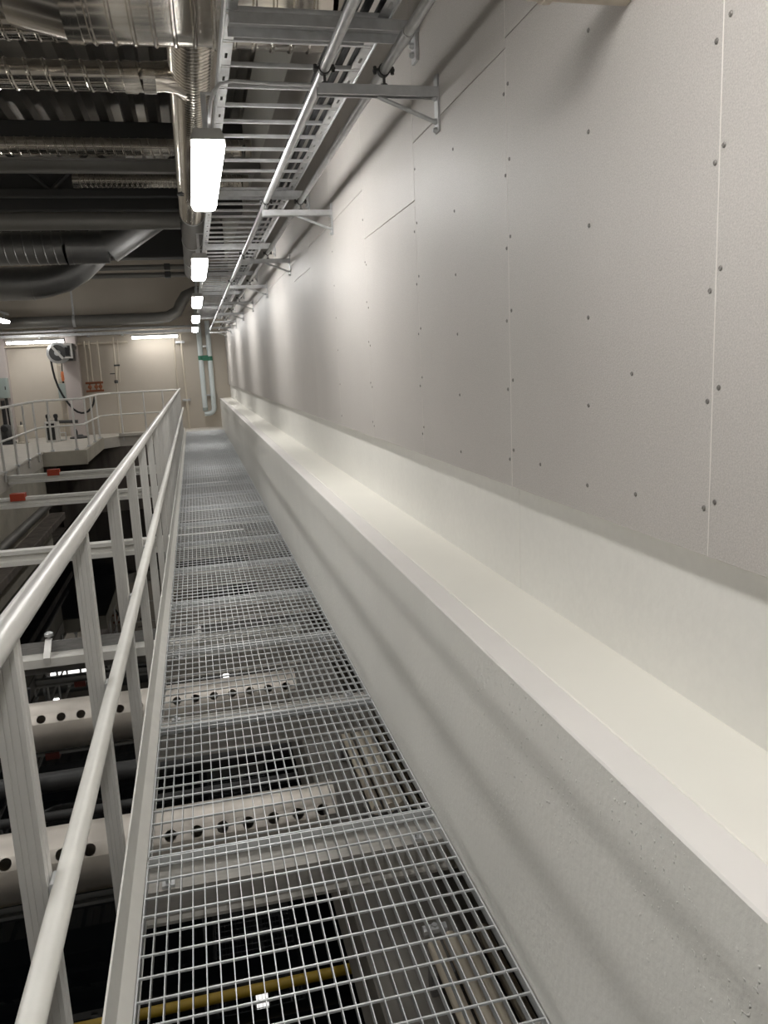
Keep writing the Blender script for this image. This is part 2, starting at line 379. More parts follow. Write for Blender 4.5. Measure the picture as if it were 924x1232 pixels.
# ------------------------------------------------------------------ walkway: grating, supports, railing
GX0, GX1, GP = -0.262, 0.640, 0.918; GY0 = 2.29
g0 = thing('grating_panel', 'galvanised grating panel at the very front of the view', 'grating', (GX0, 0, G), 'grating panels of the walkway floor')
W_ = GX1-GX0; nb = 27
fr = MB(); 
for y in (0.002, GP-0.007): fr.box((GX0, y, G-0.03), (GX1, y+0.005, G))
for x in (GX0, GX1-0.004): fr.box((x, 0.002, G-0.03), (x+0.004, GP-0.002, G))
part(g0, 'frame', fr, 'grate')
bb = MB()
for i in range(1, nb):
    x = GX0 + W_*i/nb; bb.box((x-0.0012, 0.006, G-0.025), (x+0.0012, GP-0.006, G-0.001))
part(g0, 'bearing_bars', bb, 'grate', kind='stuff')
cb = MB(); nc = 12
for i in range(nc):
    y = GP*(i+0.5)/nc
    cb.box((GX0+0.003, y-0.0023, G-0.007), (GX1-0.003, y+0.0023, G+0.0005), 0.001)
part(g0, 'cross_bars', cb, 'grate', kind='stuff')
gk = []
for k in range(-4, 21):
    y = GY0 + k*GP
    if y + GP > YF: break
    if k == -1: g0.location = (GX0, y, G+H); BASE[g0.name] = (GX0, y, G); continue
    gk.append((k, y))
for k, y in gk:
    if k < -1: lab = ['galvanised grating panel under the feet of the viewer', 'galvanised grating panel just behind the viewer', 'galvanised grating panel two steps behind the viewer'][-2-k]
    else: lab = '%s galvanised grating panel along the walkway from the front' % ORD[k+1]
    copy_tree(g0, (GX0, y, G), lab)
# support beams, one under each joint
sb = thing('support_beam', 'grey steel support beam under the front grating joint', 'beam', (0, 0, -1.585), 'support beams under the grating')
q = MB(); q.prism([(-0.105, -1.482), (0.018, -1.482), (0.019, -1.487), (0.026, -1.487), (0.027, -1.482), (0.042, -1.482), (0.043, -1.488), (0.048, -1.488), (0.049, -1.482), (0.062, -1.482), (0.062, -1.585), (-0.118, -1.585), (-0.118, -1.575), (-0.105, -1.568)], 'x', -0.30, 0.998)
part(sb, 'joist', q, 'beam')
clip = MB(); clip.box((-0.018, -0.012, -1.4815), (0.018, 0.012, -1.473)); clip.lathe([(0.008, -1.473), (0.008, -1.462), (0.004, -1.460)], (0, 0, 0), 'z', 6)
for x in (-0.20, 0.56):
    for dy in (-0.085, 0.034):
        c2 = MB(); c2.v = [(a+x, b_+dy, c_) for a, b_, c_ in clip.v]; c2.f = list(clip.f); c2.mi = list(clip.mi)
        part(sb, 'bolt_clip', c2, 'galv')
n = 0
for k in range(-2, 21):
    y = GY0+k*GP+{0: -0.02, 1: 0.09, 2: 0.06, 3: 0.04}.get(k, 0.0)
    if y > 20.0: break
    if k == 0: sb.location = (0, y, -1.585+H); BASE[sb.name] = (0, y, -1.585); continue
    lab = ('grey steel support beam below the grating %s the viewer' % ('under', 'just behind')[-1-k]) if k < 0 else '%s grey steel support beam under the grating from the front' % ORD[k]
    copy_tree(sb, (0, y, -1.585), lab)
# stringer along the left edge
q = MB(); q.prism([(-0.315, -1.452), (-0.27, -1.452), (-0.27, -1.458), (-0.309, -1.458), (-0.309, -1.57), (-0.27, -1.57), (-0.27, -1.576), (-0.315, -1.576)], 'y', YB, 20.1)
solo('stringer', 'aluminium channel stringer along the left edge of the walkway', 'beam', q, 'alu', (-0.29, 8, -1.57))
# railing
RX, RZ = -0.330, -0.400
rl = thing('walkway_railing', 'aluminium railing with flat grooved posts along the left of the walkway', 'railing', (-0.33, 8, G))
q = MB(); q.tube([(RX, YB+0.3, RZ), (RX, 20.08, RZ)], 0.0235, 20); part(rl, 'handrail', q, 'alu')
q = MB(); q.tube([(-0.292, YB+0.3, -0.862), (-0.292, 20.08, -0.862)], 0.0205, 18); part(rl, 'mid_rail', q, 'alulight')
q = MB(); q.prism([(-0.305, -1.333), (-0.300, -1.333), (-0.292, -1.418), (-0.264, -1.4475), (-0.267, -1.4505), (-0.297, -1.420)], 'y', YB+0.3, 20.1)
part(rl, 'toe_plate', q, 'alulight')
pw, pd = 0.021, 0.025; PX = -0.338
pp = [(PX-pw, -pd), (PX-0.011, -pd), (PX-0.0105, -pd+0.002), (PX-0.0095, -pd+0.002), (PX-0.009, -pd), (PX-0.001, -pd), (PX-0.0005, -pd+0.002), (PX+0.0005, -pd+0.002), (PX+0.001, -pd), (PX+0.012, -pd),
      (PX+0.0125, -pd+0.002), (PX+0.0135, -pd+0.002), (PX+0.014, -pd), (PX+pw, -pd), (PX+pw, -0.006), (PX+pw-0.003, -0.004), (PX+pw-0.003, 0.004), (PX+pw, 0.006), (PX+pw, pd), (PX-pw, pd)]
q = MB(); q.prism(pp, 'z', -1.60, RZ-0.012)
post_me = mesh_from('post', q, 'alu', (0, 0, 0))
fx = MB(); fx.box((-0.316, -0.02, -0.875), (-0.300, 0.02, -0.849), 0.003); fx_me = mesh_from('rail_fixing', fx, 'galv', (0, 0, 0))
bs = MB(); bs.box((-0.316, -0.03, -1.58), (-0.3092, 0.03, -1.46), 0.002); bs.lathe([(0.008, 0), (0.008, 0.006), (0.004, 0.008)], (-0.3092, 0, -1.52), 'x', 8); bs_me = mesh_from('post_foot', bs, 'galv', (0, 0, 0))
for k in range(-6, 21):
    y = 1.335+0.907*k
    if y > 20 or y < YB+0.4: continue
    p = shared(rl, 'post', post_me, (0, y, 0)); 
    shared(p, 'rail_fixing', fx_me, (0, y, 0)); shared(p, 'post_foot', bs_me, (0, y, 0))
# gallery railing round the tank
gr = thing('gallery_railing', 'thin tubular railing round the left gallery and far end of the tank', 'railing', (-2.9, 16.6, G))
path = [(-2.97, YB+0.3), (-2.97, 16.35), (-2.85, 16.62), (-2.32, 16.62), (-2.20, 16.8), (-2.20, 19.75), (-1.95, 20.1), (RX, 20.1)]
q = MB(); q.tube([(x, y, -0.42) for x, y in path], 0.022, 12); part(gr, 'handrail', q, 'alulight')
q = MB(); q.tube([(x, y, -0.93) for x, y in path], 0.018, 10); part(gr, 'mid_rail', q, 'alulight')
gp = MB(); gp.tube([(0, 0, -1.56), (0, 0, -0.42)], 0.02, 10); gp_me = mesh_from('post', gp, 'alu', (0, 0, 0))
ft = MB(); ft.box((-0.035, -0.035, G+0.03), (0.035, 0.035, G+0.062), 0.004); ft_me = mesh_from('post_foot', ft, 'galv', (0, 0, 0))
pts = [(-2.97, 16.1-0.95*i) for i in range(20)] + [(-2.80, 16.62), (-2.35, 16.62), (-2.2, 17.3), (-2.2, 18.3), (-2.2, 19.3), (-1.75, 20.1), (-1.2, 20.1), (-0.75, 20.1)]
for x, y in pts:
    p = shared(gr, 'post', gp_me, (x, y, 0)); shared(p, 'post_foot', ft_me, (x, y, 0))

# ------------------------------------------------------------------ inside the tank
# perforated collecting pipes
def trough_mesh(R, x0, x1, pitch, hr, hole_an):
    q = MB(); nx = int(round((x1-x0)/pitch)); px = (x1-x0)/nx; n = 20; da = 2*PI/n
    hs = 2.2*hr/R   # hole cell angular height
    angs = [hole_an - hs/2, hole_an + hs/2]
    rest = 2*PI - hs; k = 18
    al = [angs[1] + rest*i/k for i in range(k+1)]
    P = lambda x, a, r=R: (x, -math.cos(a)*r, math.sin(a)*r)   # angle from the viewer's side upwards
    for i in range(nx):
        a0 = x0+i*px; a1 = a0+px
        vs = [P(a0, a) for a in al] + [P(a1, a) for a in al]
        q.add(vs, [(j, j+1, k+1+j+1, k+1+j) for j in range(k)])
        cx = (a0+a1)/2; c = 12
        ring = [P(cx+hr*math.cos(2*PI*j/c), hole_an+hr/R*math.sin(2*PI*j/c)) for j in range(c)]
        inn = [P(cx+hr*math.cos(2*PI*j/c), hole_an+hr/R*math.sin(2*PI*j/c), R-0.006) for j in range(c)]
        def edge(j):
            t = 2*PI*j/c; ux, uy = math.cos(t), math.sin(t); s_ = 1/max(abs(ux), abs(uy)); return P(cx+ux*s_*px/2, hole_an+uy*s_*hs/2)
        out = [edge(j) for j in range(c)]
        q.add(ring+out+inn, [(j, c+j, c+(j+1) % c, (j+1) % c)[::-1] for j in range(c)] + [(j, (j+1) % c, 2*c+(j+1) % c, 2*c+j)[::-1] for j in range(c)])
        # cell corners
        A = math.atan2(1, 1)
        for sx in (-1, 1):
            for sy in (-1, 1):
                cor = P(cx+sx*px/2, hole_an+sy*hs/2)
                ja = {(1, 1): (1, 2), (-1, 1): (4, 5), (-1, -1): (7, 8), (1, -1): (10, 11)}[(sx, sy)]
                q.add([cor, edge(ja[0]), edge(ja[1])], [(0, 2, 1)])
    return q
for (y, z, lab) in ((3.33, -2.043, 'perforated steel collecting pipe across the tank, nearest the viewer'), (4.78, -2.043, 'perforated steel collecting pipe across the tank, second from the viewer')):
    tq = thing('perforated_pipe', lab, 'pipe', (-1, y, z), 'perforated pipes across the tank')
    q = trough_mesh(0.145, -2.96, 0.45, 0.11, 0.026, math.radians(40)); q.v = [(a, b_+y, c_+z) for a, b_, c_ in q.v]
    part(tq, 'tube', q, 'trough')
    q = MB(); q.lathe([(0.145, 0), (0.15, 0), (0.15, 0.012), (0.02, 0.014)], (0.45, y, z), 'x', 24); part(tq, 'end_cap', q, 'trough')
    for x in (-2.6, 0.43):
        q = MB(); q.box((x-0.02, y-0.15, z-0.30 if x < 0 else z-0.26), (x+0.02, y+0.15, z-0.1455), 0.004); part(tq, 'saddle', q, 'beamdull')
# rectangular launder with a thin weir plate
t = thing('weir_channel', 'pale ledge strip across the tank with thin upright weir plate', 'channel', (-1, 5.6, -1.95))
q = MB(); q.prism([(5.50, -1.93), (5.50, -1.87), (5.63, -1.87), (5.63, -1.88), (5.51, -1.88), (5.51, -1.93)], 'x', -3.0, 0.60); part(t, 'ledge_strip', q, 'alulight')
q = MB(); q.box((-3.0, 5.631, -2.02), (0.60, 5.638, -1.79)); part(t, 'weir_plate', q, 'beamdull')
for x in (-2.2, -1.13, -0.12):
    q = MB(); q.prism([(5.498, -1.90), (5.498, -1.868), (5.628, -1.785), (5.65, -1.785), (5.65, -1.775), (5.622, -1.775), (5.488, -1.862), (5.488, -1.90)], 'x', x-0.022, x+0.022); part(t, 'strap', q, 'alu')
    q = MB(); q.tube([(x, 5.66, -1.95), (x, 5.66, -1.74)], 0.012, 8); q.lathe([(0.03, 0), (0.03, 0.02), (0.015, 0.03)], (x, 5.66, -1.76), 'z', 10); part(t, 'adjuster', q, 'galv')
# white cross beams
def cross_beam(y, lab, clampx=None):
    t = thing('cross_beam', lab, 'beam', (-1.5, y, -1.66), 'white beams across the tank')
    q = MB(); q.prism([(y-0.05, -1.49), (y+0.06, -1.49), (y+0.06, -1.625), (y-0.05, -1.625), (y-0.05, -1.585), (y-0.015, -1.575), (y-0.015, -1.535), (y-0.05, -1.525)], 'x', -2.99, 0.35)
    part(t, 'beam_body', q, 'alulight')
    if clampx is not None:
        q = MB(); q.prism([(y-0.07, -1.53), (y-0.07, -1.435), (y+0.05, -1.435), (y+0.05, -1.489), (y-0.051, -1.489), (y-0.051, -1.53)], 'x', clampx-0.09, clampx+0.09)
        part(t, 'clamp', q, 'red', 'orange-red clamp')
cross_beam(7.45, 'white cross beam over the tank, nearest of three')
cross_beam(10.9, 'white cross beam over the tank with an orange clamp, middle of three', -2.32)
cross_beam(13.5, 'white cross beam over the tank with an orange clamp, farthest of three', -2.30)
# pipes and cover boards on the tank wall
q = MB(); q.tube([(-2.86, 0, -2.35), (-2.86, 16.4, -2.35)], 0.07, 12); solo('tank_pipe', 'grey pipe running along the left tank wall below the gallery', 'pipe', q, 'pipegrey', (-2.86, 8, -2.42))
q = MB(); q.box((-2.985, 0, -2.75), (-2.70, 16.5, -2.62), 0.01); solo('tank_ledge_beam', 'brown-grey ledge beam along the left tank wall', 'beam', q, 'darkconcrete', (-2.85, 8, -2.75))
for y, z, r, lab in ((5.76, -2.90, 0.075, 'thick dark pipe across the tank between the perforated pipes'), (5.45, -3.0, 0.035, 'thin dark pipe across the tank below the thick dark pipe')):
    q = MB(); q.tube([(-3.0, y, z), (0.998, y, z)], r, 14); solo('tank_air_pipe', lab, 'pipe', q, 'darksteel', (-1, y, z))
q = MB(); q.tube([(-1.30, 5.6, -2.1), (-1.33, 5.6, -2.3), (-1.33, 5.6, -3.2)], 0.02, 10); solo('drop_hose', 'thin dark hose dropping to the water between the perforated pipes', 'hose', q, 'darksteel', (-1.3, 5.6, -3.2))
t = thing('yellow_pipe', 'yellow pipe crossing the tank just above the water', 'pipe', (-1, 3.70, -3.25))
q = MB(); q.tube([(-3.0, 3.70, -3.20), (0.998, 3.70, -3.20)], 0.027, 14); part(t, 'tube', q, 'yellow')
for x in (-2, -0.9, 0.7):
    q = MB(); q.lathe([(0.027, -0.03), (0.033, -0.03), (0.033, 0.03), (0.027, 0.03)], (x, 3.70, -3.20), 'x', 14); part(t, 'collar', q, 'yellow')
# conduits on the ledge below the grating
for j, (ya, yb, nm) in enumerate(((0.7, 2.18, 'front'), (3.0, 3.75, 'second'))):
    t = thing('conduit_bundle', 'bundle of beige conduits on the ledge below the %s grating' % nm, 'conduit', (0.7, (ya+yb)/2, -1.97), 'conduits under the grating')
    for i in range(5):
        x = 0.60+0.057*i
        q = MB(); q.tube([(x, ya, -1.865), (x, yb+0.02*(i % 2), -1.865)], 0.023, 12); part(t, 'conduit', q, 'pvc')
    for y in (ya+0.1, yb-0.08):
        q = MB(); q.box((0.56, y-0.02, -1.97), (0.86, y+0.02, -1.889), 0.004); part(t, 'saddle', q, 'beamdull')
    q = MB(); q.tube([(0.58, yb+0.06, -1.86), (0.66, yb+0.06, -1.86)], 0.018, 10); q.tube([(0.62, yb+0.06, -1.97), (0.62, yb+0.06, -1.84)], 0.01, 8); part(t, 'clamp', q, 'galv')

# ------------------------------------------------------------------ cable ladder, conduits, brackets
TX0, TX1, TZ = 0.217, 0.795, 1.20; TY0, TY1 = -3.0, 19.9; RP = 0.2525
cl = thing('cable_ladder', 'galvanised cable ladder with slotted side rails above the walkway', 'cable tray', (0.46, 8, TZ))
def side_rail(x, s):
    q = MB(); q.box((x, TY0, TZ), (x-s*0.003, TY1, TZ+0.06)); q.box((x, TY0, TZ+0.057), (x+s*0.012, TY1, TZ+0.06)); q.tube([(x-s*0.001, TY0, TZ), (x-s*0.001, TY1, TZ)], 0.005, 6)
    y = 3.257 + 0.015 - 24*RP
    while y < TY1-RP:
        a, b_, c_, d_ = x, x+s*0.042, y+RP*0.40, y+RP*0.60
        x1, x2 = x+s*0.016, x+s*0.026
        z = TZ+0.004
        q.add([(a, y, z), (x1, y, z), (x2, y, z), (b_, y, z), (a, y+RP-0.03, z), (x1, y+RP-0.03, z), (x2, y+RP-0.03, z), (b_, y+RP-0.03, z), (x1, c_, z), (x2, c_, z), (x1, d_, z), (x2, d_, z)],
              [(0, 1, 5, 4), (2, 3, 7, 6), (1, 2, 9, 8), (10, 11, 6, 5)])
        y += RP
    return q
part(cl, 'side_rail', side_rail(TX0, 1), 'galv'); part(cl, 'side_rail', side_rail(TX1, -1), 'galv')
q = MB(); q.prism([(-0.008, 0.004), (0.008, 0.004), (0.010, 0.010), (0.010, 0.020), (0.006, 0.020), (-0.006, 0.020), (-0.010, 0.020), (-0.010, 0.010)], 'x', TX0+0.001, TX1-0.001)
rung_me = mesh_from('rung', q, 'galv', (0, 0, 0))
y = 3.257 - 24*RP
while y < TY1:
    shared(cl, 'rung', rung_me, (0, y, TZ)); y += RP
for k, (x, r, c_) in enumerate(((0.640, 0.014, 'cable'), (0.678, 0.011, 'tape'), (0.716, 0.015, 'cable'), (0.756, 0.010, 'cable'))):
    q = MB(); pt = []
    y = TY0+0.1
    while y < TY1-0.1: pt.append((x+random.uniform(-.004, .004), y, TZ+0.021+r+random.uniform(0, .004))); y += 0.31
    q.tube(pt, r, 8)
    solo('power_cable', ['thick black cable in the ladder, leftmost of the four', 'pale grey cable in the ladder between black cables', 'thickest black cable in the ladder', 'thin black cable in the ladder against the right side rail'][k], 'cable', q, c_, (x, 8, TZ), 'cables in the cable ladder')
# wide channel arms that carry the ladder
sa = thing('ladder_support', 'wide galvanised channel arm under the cable ladder', 'bracket', (0.6, 0, TZ), 'channel arms under the cable ladder')
q = MB(); q.prism([(-0.06, -0.012), (0.06, -0.012), (0.06, -0.048), (0.055, -0.048), (0.055, -0.017), (-0.055, -0.017), (-0.055, -0.048), (-0.06, -0.048)], 'x', TX0+0.01, XP-0.004)
q.v = [(a, b_, c_+TZ) for a, b_, c_ in q.v]; part(sa, 'arm', q, 'galv')
q = MB(); q.box((XP-0.012, -0.03, TZ-0.13), (XP-0.001, 0.03, TZ+0.02)); part(sa, 'wall_plate', q, 'galv')
for z in (-0.075, -0.105):
    q = MB(); q.lathe([(0.011, 0), (0.011, -0.008), (0.006, -0.016)], (XP-0.012, 0, TZ+z), 'x', 6); part(sa, 'bolt', q, 'galv')
first = True
for i, y in enumerate((3.02, 5.78, 8.1, 10.35, 12.9, 15.6, 17.9)):
    lab = 'wide galvanised channel arm under the cable ladder, %s from the front' % ORD[i]
    if first: sa.location = (0.6, y, TZ+H); sa['label'] = lab; BASE[sa.name] = (0.6, y, TZ); first = False
    else: copy_tree(sa, (0.6, y, TZ), lab)
copy_tree(sa, (0.6, 0.45, TZ), 'wide galvanised channel arm under the cable ladder, directly above the viewer')
# wall brackets with brace
AZ = 0.895
wb = thing('wall_bracket', '', 'bracket', (XP, 0, AZ), 'brackets on the right wall')
q = MB(); q.box((XP-0.006, -0.021, AZ-0.125), (XP-0.0005, 0.021, AZ+0.055)); part(wb, 'wall_plate', q, 'galv')
q = MB(); q.prism([(-0.02, 0.016), (0.02, 0.016), (0.02, -0.016), (0.012, -0.016), (0.012, -0.012), (0.017, -0.012), (0.017, 0.013), (-0.017, 0.013), (-0.017, -0.012), (-0.012, -0.012), (-0.012, -0.016), (-0.02, -0.016)], 'x', 0.485, XP-0.006)
q.v = [(a, b_, c_+AZ) for a, b_, c_ in q.v]; part(wb, 'arm', q, 'galv')
q = MB(); q.tube([(XP-0.01, 0.0, AZ-0.092), (0.69, 0.0, AZ-0.016)], 0.0075, 8); part(wb, 'brace', q, 'galv')
for z in (0.012, -0.016, -0.09, -0.118):
    q = MB(); q.lathe([(0.010, 0), (0.010, -0.007), (0.005, -0.014)], (XP-0.006, 0, AZ+z), 'x', 6); part(wb, 'bolt', q, 'galv')
BY = [2.79+2.13*i for i in range(9)]
for i, y in enumerate([0.66]+BY):
    if y > 20: continue
    lab = 'braced wall bracket carrying both conduits, %s from the front' % ORD[i-1] if i else 'braced wall bracket carrying both conduits, just ahead of the viewer overhead'
    if i == 0: wb.location = (XP, y, AZ+H); wb['label'] = lab; BASE[wb.name] = (XP, y, AZ)
    else: copy_tree(wb, (XP, y, AZ), lab)
# two conduits with clamps on the brackets
for x, r, lab in ((0.512, 0.0165, 'galvanised pipe under the cable ladder, left of the pair'), (0.714, 0.0165, 'galvanised pipe under the cable ladder, right of the pair')):
    z = AZ+0.066
    t = thing('conduit_pipe', lab, 'pipe', (x, 8, z), 'pair of pipes under the cable ladder')
    q = MB(); q.tube([(x, TY0, z), (x, 19.9, z)], r, 14); part(t, 'tube', q, 'galv')
    cm = MB(); cm.lathe([(r, -0.011), (r+0.004, -0.011), (r+0.004, 0.011), (r, 0.011)], (x, 0, z), 'y', 16)
    cm.tube([(x, 0, z-r), (x, 0, AZ+0.016)], 0.005, 6); cm.box((x-0.036, -0.008, z-0.004), (x+0.036, 0.008, z+0.004))
    cm.lathe([(0.012, 0), (0.012, 0.008)], (x, 0, AZ+0.016), 'z', 6)
    for s_ in (-1, 1): cm.lathe([(0.006, -0.012), (0.006, 0.012)], (x+s_*0.03, 0, z), 'z', 6)
    cme = mesh_from('pipe_clamp', cm, 'darksteel', (0, 0, 0))
    for y in [0.66]+BY:
        if y < 20: shared(t, 'pipe_clamp', cme, (0, y, 0))
    for y in (1.9, 6.1, 10.2, 14.6):
        q = MB(); q.lathe([(r, -0.04), (r+0.003, -0.04), (r+0.003, 0.04), (r, 0.04)], (x, y+(x-0.512)*3, z), 'y', 14); part(t, 'coupler', q, 'galv')
# lamp feed conduit looping up to the ladder
q = MB(); q.tube([(0.165, 3.72, 1.032), (0.168, 3.66, 1.06), (0.175, 3.62, 1.10), (0.19, 3.61, 1.14), (0.22, 3.61, 1.17), (0.27, 3.62, 1.186), (0.45, 3.64, 1.187), (0.70, 3.64, 1.187)], 0.008, 8)
solo('lamp_feed_conduit', 'thin grey conduit bending from the nearest lamp under the cable ladder', 'conduit', q, 'galv', (0.2, 3.7, 1.0))
# small pipe stub at the top of the near board
t = thing('pipe_stub', 'short beige pipe stub with collar sticking out of the near board', 'pipe', (XP, 1.55, 0.7055))
q = MB(); q.tube([(XP-0.001, 1.55, 0.7055), (0.715, 1.55, 0.7055)], 0.036, 18); part(t, 'tube', q, 'pipebeige')
q = MB(); q.lathe([(0.036, 0), (0.042, 0), (0.042, -0.016), (0.036, -0.016)], (0.735, 1.55, 0.7055), 'x', 18); part(t, 'collar', q, 'pipebeige')
q = MB(); q.lathe([(0.037, 0), (0.037, -0.02), (0.03, -0.05), (0.012, -0.065)], (0.716, 1.55, 0.7055), 'x', 18); part(t, 'end_cap', q, 'pipebeige')

# ------------------------------------------------------------------ overhead ducts and pipes
def duct(name, label, cat, a, b_, R, m_, pitch=0.12, collars=(), rib=0.007, n=24):
    mid = [(p+q_)/2 for p, q_ in zip(a, b_)]
    t = thing(name, label, cat, mid)
    q = MB(); q.spiral(a, b_, R, pitch, n, rib); part(t, 'duct_body', q, m_)
    A = Vector(a); B = Vector(b_); d = (B-A).normalized()
    for c in (0.0, 1.0) + tuple(collars):
        p = A.lerp(B, c); o = d*0.035
        q = MB(); q.tube([p-o, p+o], R+0.008, n, caps=True); part(t, 'collar', q, m_)
    return t
# main duct crossing over the walkway, with a tapering left end
d = duct('spiral_duct', 'largest shiny spiral duct crossing over the walkway at the top', 'duct', (-0.40, 4.30, 2.03), (0.86, 4.30, 2.03), 0.45, 'spiral', 0.095, n=40, rib=0.010)
q = MB(); q.tube([(-0.40, 4.30, 2.03), (-0.46, 4.30, 2.03), (-0.95, 4.30, 2.36), (-2.2, 4.30, 2.45), (-6.9, 4.30, 2.45)], [0.452, 0.452, 0.17, 0.17, 0.17], 32); part(d, 'taper', q, 'spiral', 'pale tapering end of the duct')
d = duct('spiral_duct', 'thin spiral duct behind the taper of the largest duct', 'duct', (-6.9, 5.42, 2.05), (0.0, 5.42, 2.05), 0.085, 'spiral', 0.09)
# branch duct that turns and follows the walkway
d = duct('spiral_duct', 'shiny spiral branch duct turning towards the far wall beside the lamps', 'duct', (-6.9, 5.12, 1.68), (-0.09, 5.12, 1.68), 0.078, 'spiral', 0.10, collars=(0.985,))
q = MB(); q.tube([(-0.09, 5.12, 1.68)] + [(-0.09+0.245*math.sin(a), 5.12+0.30*(1-math.cos(a)), 1.68+0.07*a/1.57) for a in (0.3, 0.6, 0.9, 1.2, 1.5)] + [(0.160, 5.60, 1.75)], [0.078, 0.08, 0.09, 0.102, 0.116, 0.128, 0.134], 24); part(d, 'elbow', q, 'spiral')
q = MB(); q.spiral((0.160, 4.32, 1.75), (0.160, 9.6, 1.75), 0.134, 0.05, 24, 0.006, 0.018); part(d, 'run', q, 'spiral')
q = MB(); q.tube([(0.160, 9.55, 1.75), (0.160, 15.0, 1.75), (0.160, 15.4, 1.77), (0.160, 15.8, 1.84)], [0.131, 0.131, 0.118, 0.075], 24); part(d, 'jacketed_run', q, 'pipegrey')
q = MB(); q.lathe([(0.05, 0), (0.055, 0), (0.055, -0.02), (0.035, -0.02), (0.03, -0.01), (0.01, -0.008)], (0.065, 8.1, 1.66), 'z', 16); part(d, 'inspection_port', q, 'darksteel')
for y in (9.6, 11.5, 13.4):
    q = MB(); q.lathe([(0.132, -0.02), (0.138, -0.02), (0.138, 0.02), (0.132, 0.02)], (0.160, y, 1.75), 'y', 24); part(d, 'strap', q, 'galv')
# more ducts behind
duct('spiral_duct', 'slim spiral duct with bright highlight behind the roof beam', 'duct', (-6.9, 9.9, 2.52), (0.86, 9.9, 2.52), 0.09, 'spiral', 0.10, collars=(0.62, 0.70))
duct('spiral_duct', 'dark spiral duct seen just under the grey roof beam', 'duct', (-1.15, 10.6, 2.31), (0.86, 10.6, 2.31), 0.075, 'spiral', 0.06)
q = MB(); q.prism([(8.95, 2.04), (9.05, 2.04), (9.05, 2.06), (9.008, 2.06), (9.008, 2.15), (9.05, 2.15), (9.05, 2.17), (8.95, 2.17), (8.95, 2.15), (8.992, 2.15), (8.992, 2.06), (8.95, 2.06)], 'x', -6.9, 0.93)
solo('roof_beam', 'grey steel roof beam crossing below the ducts', 'beam', q, 'pipegrey', (-3, 9, 2.1))
t = thing('roof_truss', 'dark steel roof truss with diagonal braces under the deck', 'truss', (-3, 11.4, 2.3))
q = MB(); q.box((-6.9, 11.3, 2.86), (0.93, 11.5, 3.18), 0.01); part(t, 'top_chord', q, 'darksteel')
q = MB(); q.box((-6.9, 11.34, 2.28), (0.93, 11.46, 2.38), 0.01); part(t, 'bottom_chord', q, 'darksteel')
x = -6.5
while x < 0.6:
    q = MB(); q.tube([(x, 11.4, 2.88), (x+0.55, 11.4, 2.36)], 0.03, 8); part(t, 'brace', q, 'darksteel')
    q = MB(); q.tube([(x+0.55, 11.4, 2.36), (x+1.1, 11.4, 2.88)], 0.03, 8); part(t, 'brace', q, 'darksteel'); x += 1.1
q = MB(); q.box((-6.9, 11.6, 2.15), (0.88, 12.2, 2.75), 0.02); t = solo('rectangular_duct', 'dark rectangular duct crossing behind the truss', 'duct', q, 'darksteel', (-3, 11.9, 2.15))
t = thing('cross_pipe', 'plain grey pipe crossing level with the nearest lamp', 'pipe', (-3, 10, 1.75))
q = MB(); q.tube([(-6.9, 10, 1.745), (0.02, 10, 1.745)], 0.098, 18); part(t, 'tube', q, 'pipegrey')
# large duct with rising transition
d = duct('spiral_duct', 'large dull ribbed duct ending in a rising transition', 'duct', (-6.9, 12.6, 1.83), (-1.55, 12.6, 1.83), 0.225, 'spiraldull', 0.13, collars=(0.75,), n=32)
q = MB(); q.tube([(-1.55, 12.6, 1.83), (-1.02, 12.6, 1.83)], 0.223, 32); part(d, 'plain_sleeve', q, 'spiraldull')
q = MB(); q.tube([(-1.06, 12.6, 1.80), (-0.98, 12.6, 1.87), (-0.25, 12.62, 2.30), (0.5, 12.64, 2.75)], [0.226, 0.235, 0.20, 0.18], 28); part(d, 'rising_section', q, 'spiraldull')
# curved duct further back
t = thing('curved_duct', 'dull insulated duct that bends upwards beneath the large ribbed duct', 'duct', (-3, 14.6, 1.5))
q = MB(); q.tube([(-3.62, 14.6, 3.18), (-3.62, 14.6, 2.1), (-3.58, 14.6, 1.85), (-3.45, 14.6, 1.66), (-3.2, 14.6, 1.56), (-2.45, 14.6, 1.565), (-2.2, 14.6, 1.59), (-1.95, 14.6, 1.66), (-1.7, 14.6, 1.80), (-1.45, 14.6, 2.02), (-1.1, 14.6, 2.45), (-0.8, 14.6, 2.9)], [0.25, 0.25, 0.26, 0.27, 0.27, 0.27, 0.25, 0.25, 0.25, 0.25, 0.25, 0.25], 28); part(t, 'duct_body', q, 'spiraldull')
for x, z in ((-3.1, 1.56), (-2.45, 1.565)):
    q = MB(); q.tube([(x-0.02, 14.6, z), (x+0.02, 14.6, z)], 0.275, 28); part(t, 'collar', q, 'spiraldull')
for z, lab in ((2.08, 'upper grey pipe of the pair crossing near the far wall'), (1.93, 'lower grey pipe of the pair crossing near the far wall')):
    t = thing('cross_pipe', lab, 'pipe', (-3, 17, z), 'twin pipes near the far wall')
    q = MB(); q.tube([(-6.9, 17, z), (0.93, 17, z)], 0.05, 12); part(t, 'tube', q, 'pipegrey')
    for x in (-0.3, -2.6):
        q = MB(); q.box((x-0.06, 16.93, z-0.06), (x+0.06, 17.07, z+0.06), 0.01); part(t, 'clamp', q, 'darksteel')
q = MB(); q.box((-6.9, 18.4, 2.45), (0.93, 18.8, 3.18), 0.02); solo('roof_beam', 'deep dark roof beam close to the far wall', 'beam', q, 'darksteel', (-3, 18.6, 2.45))
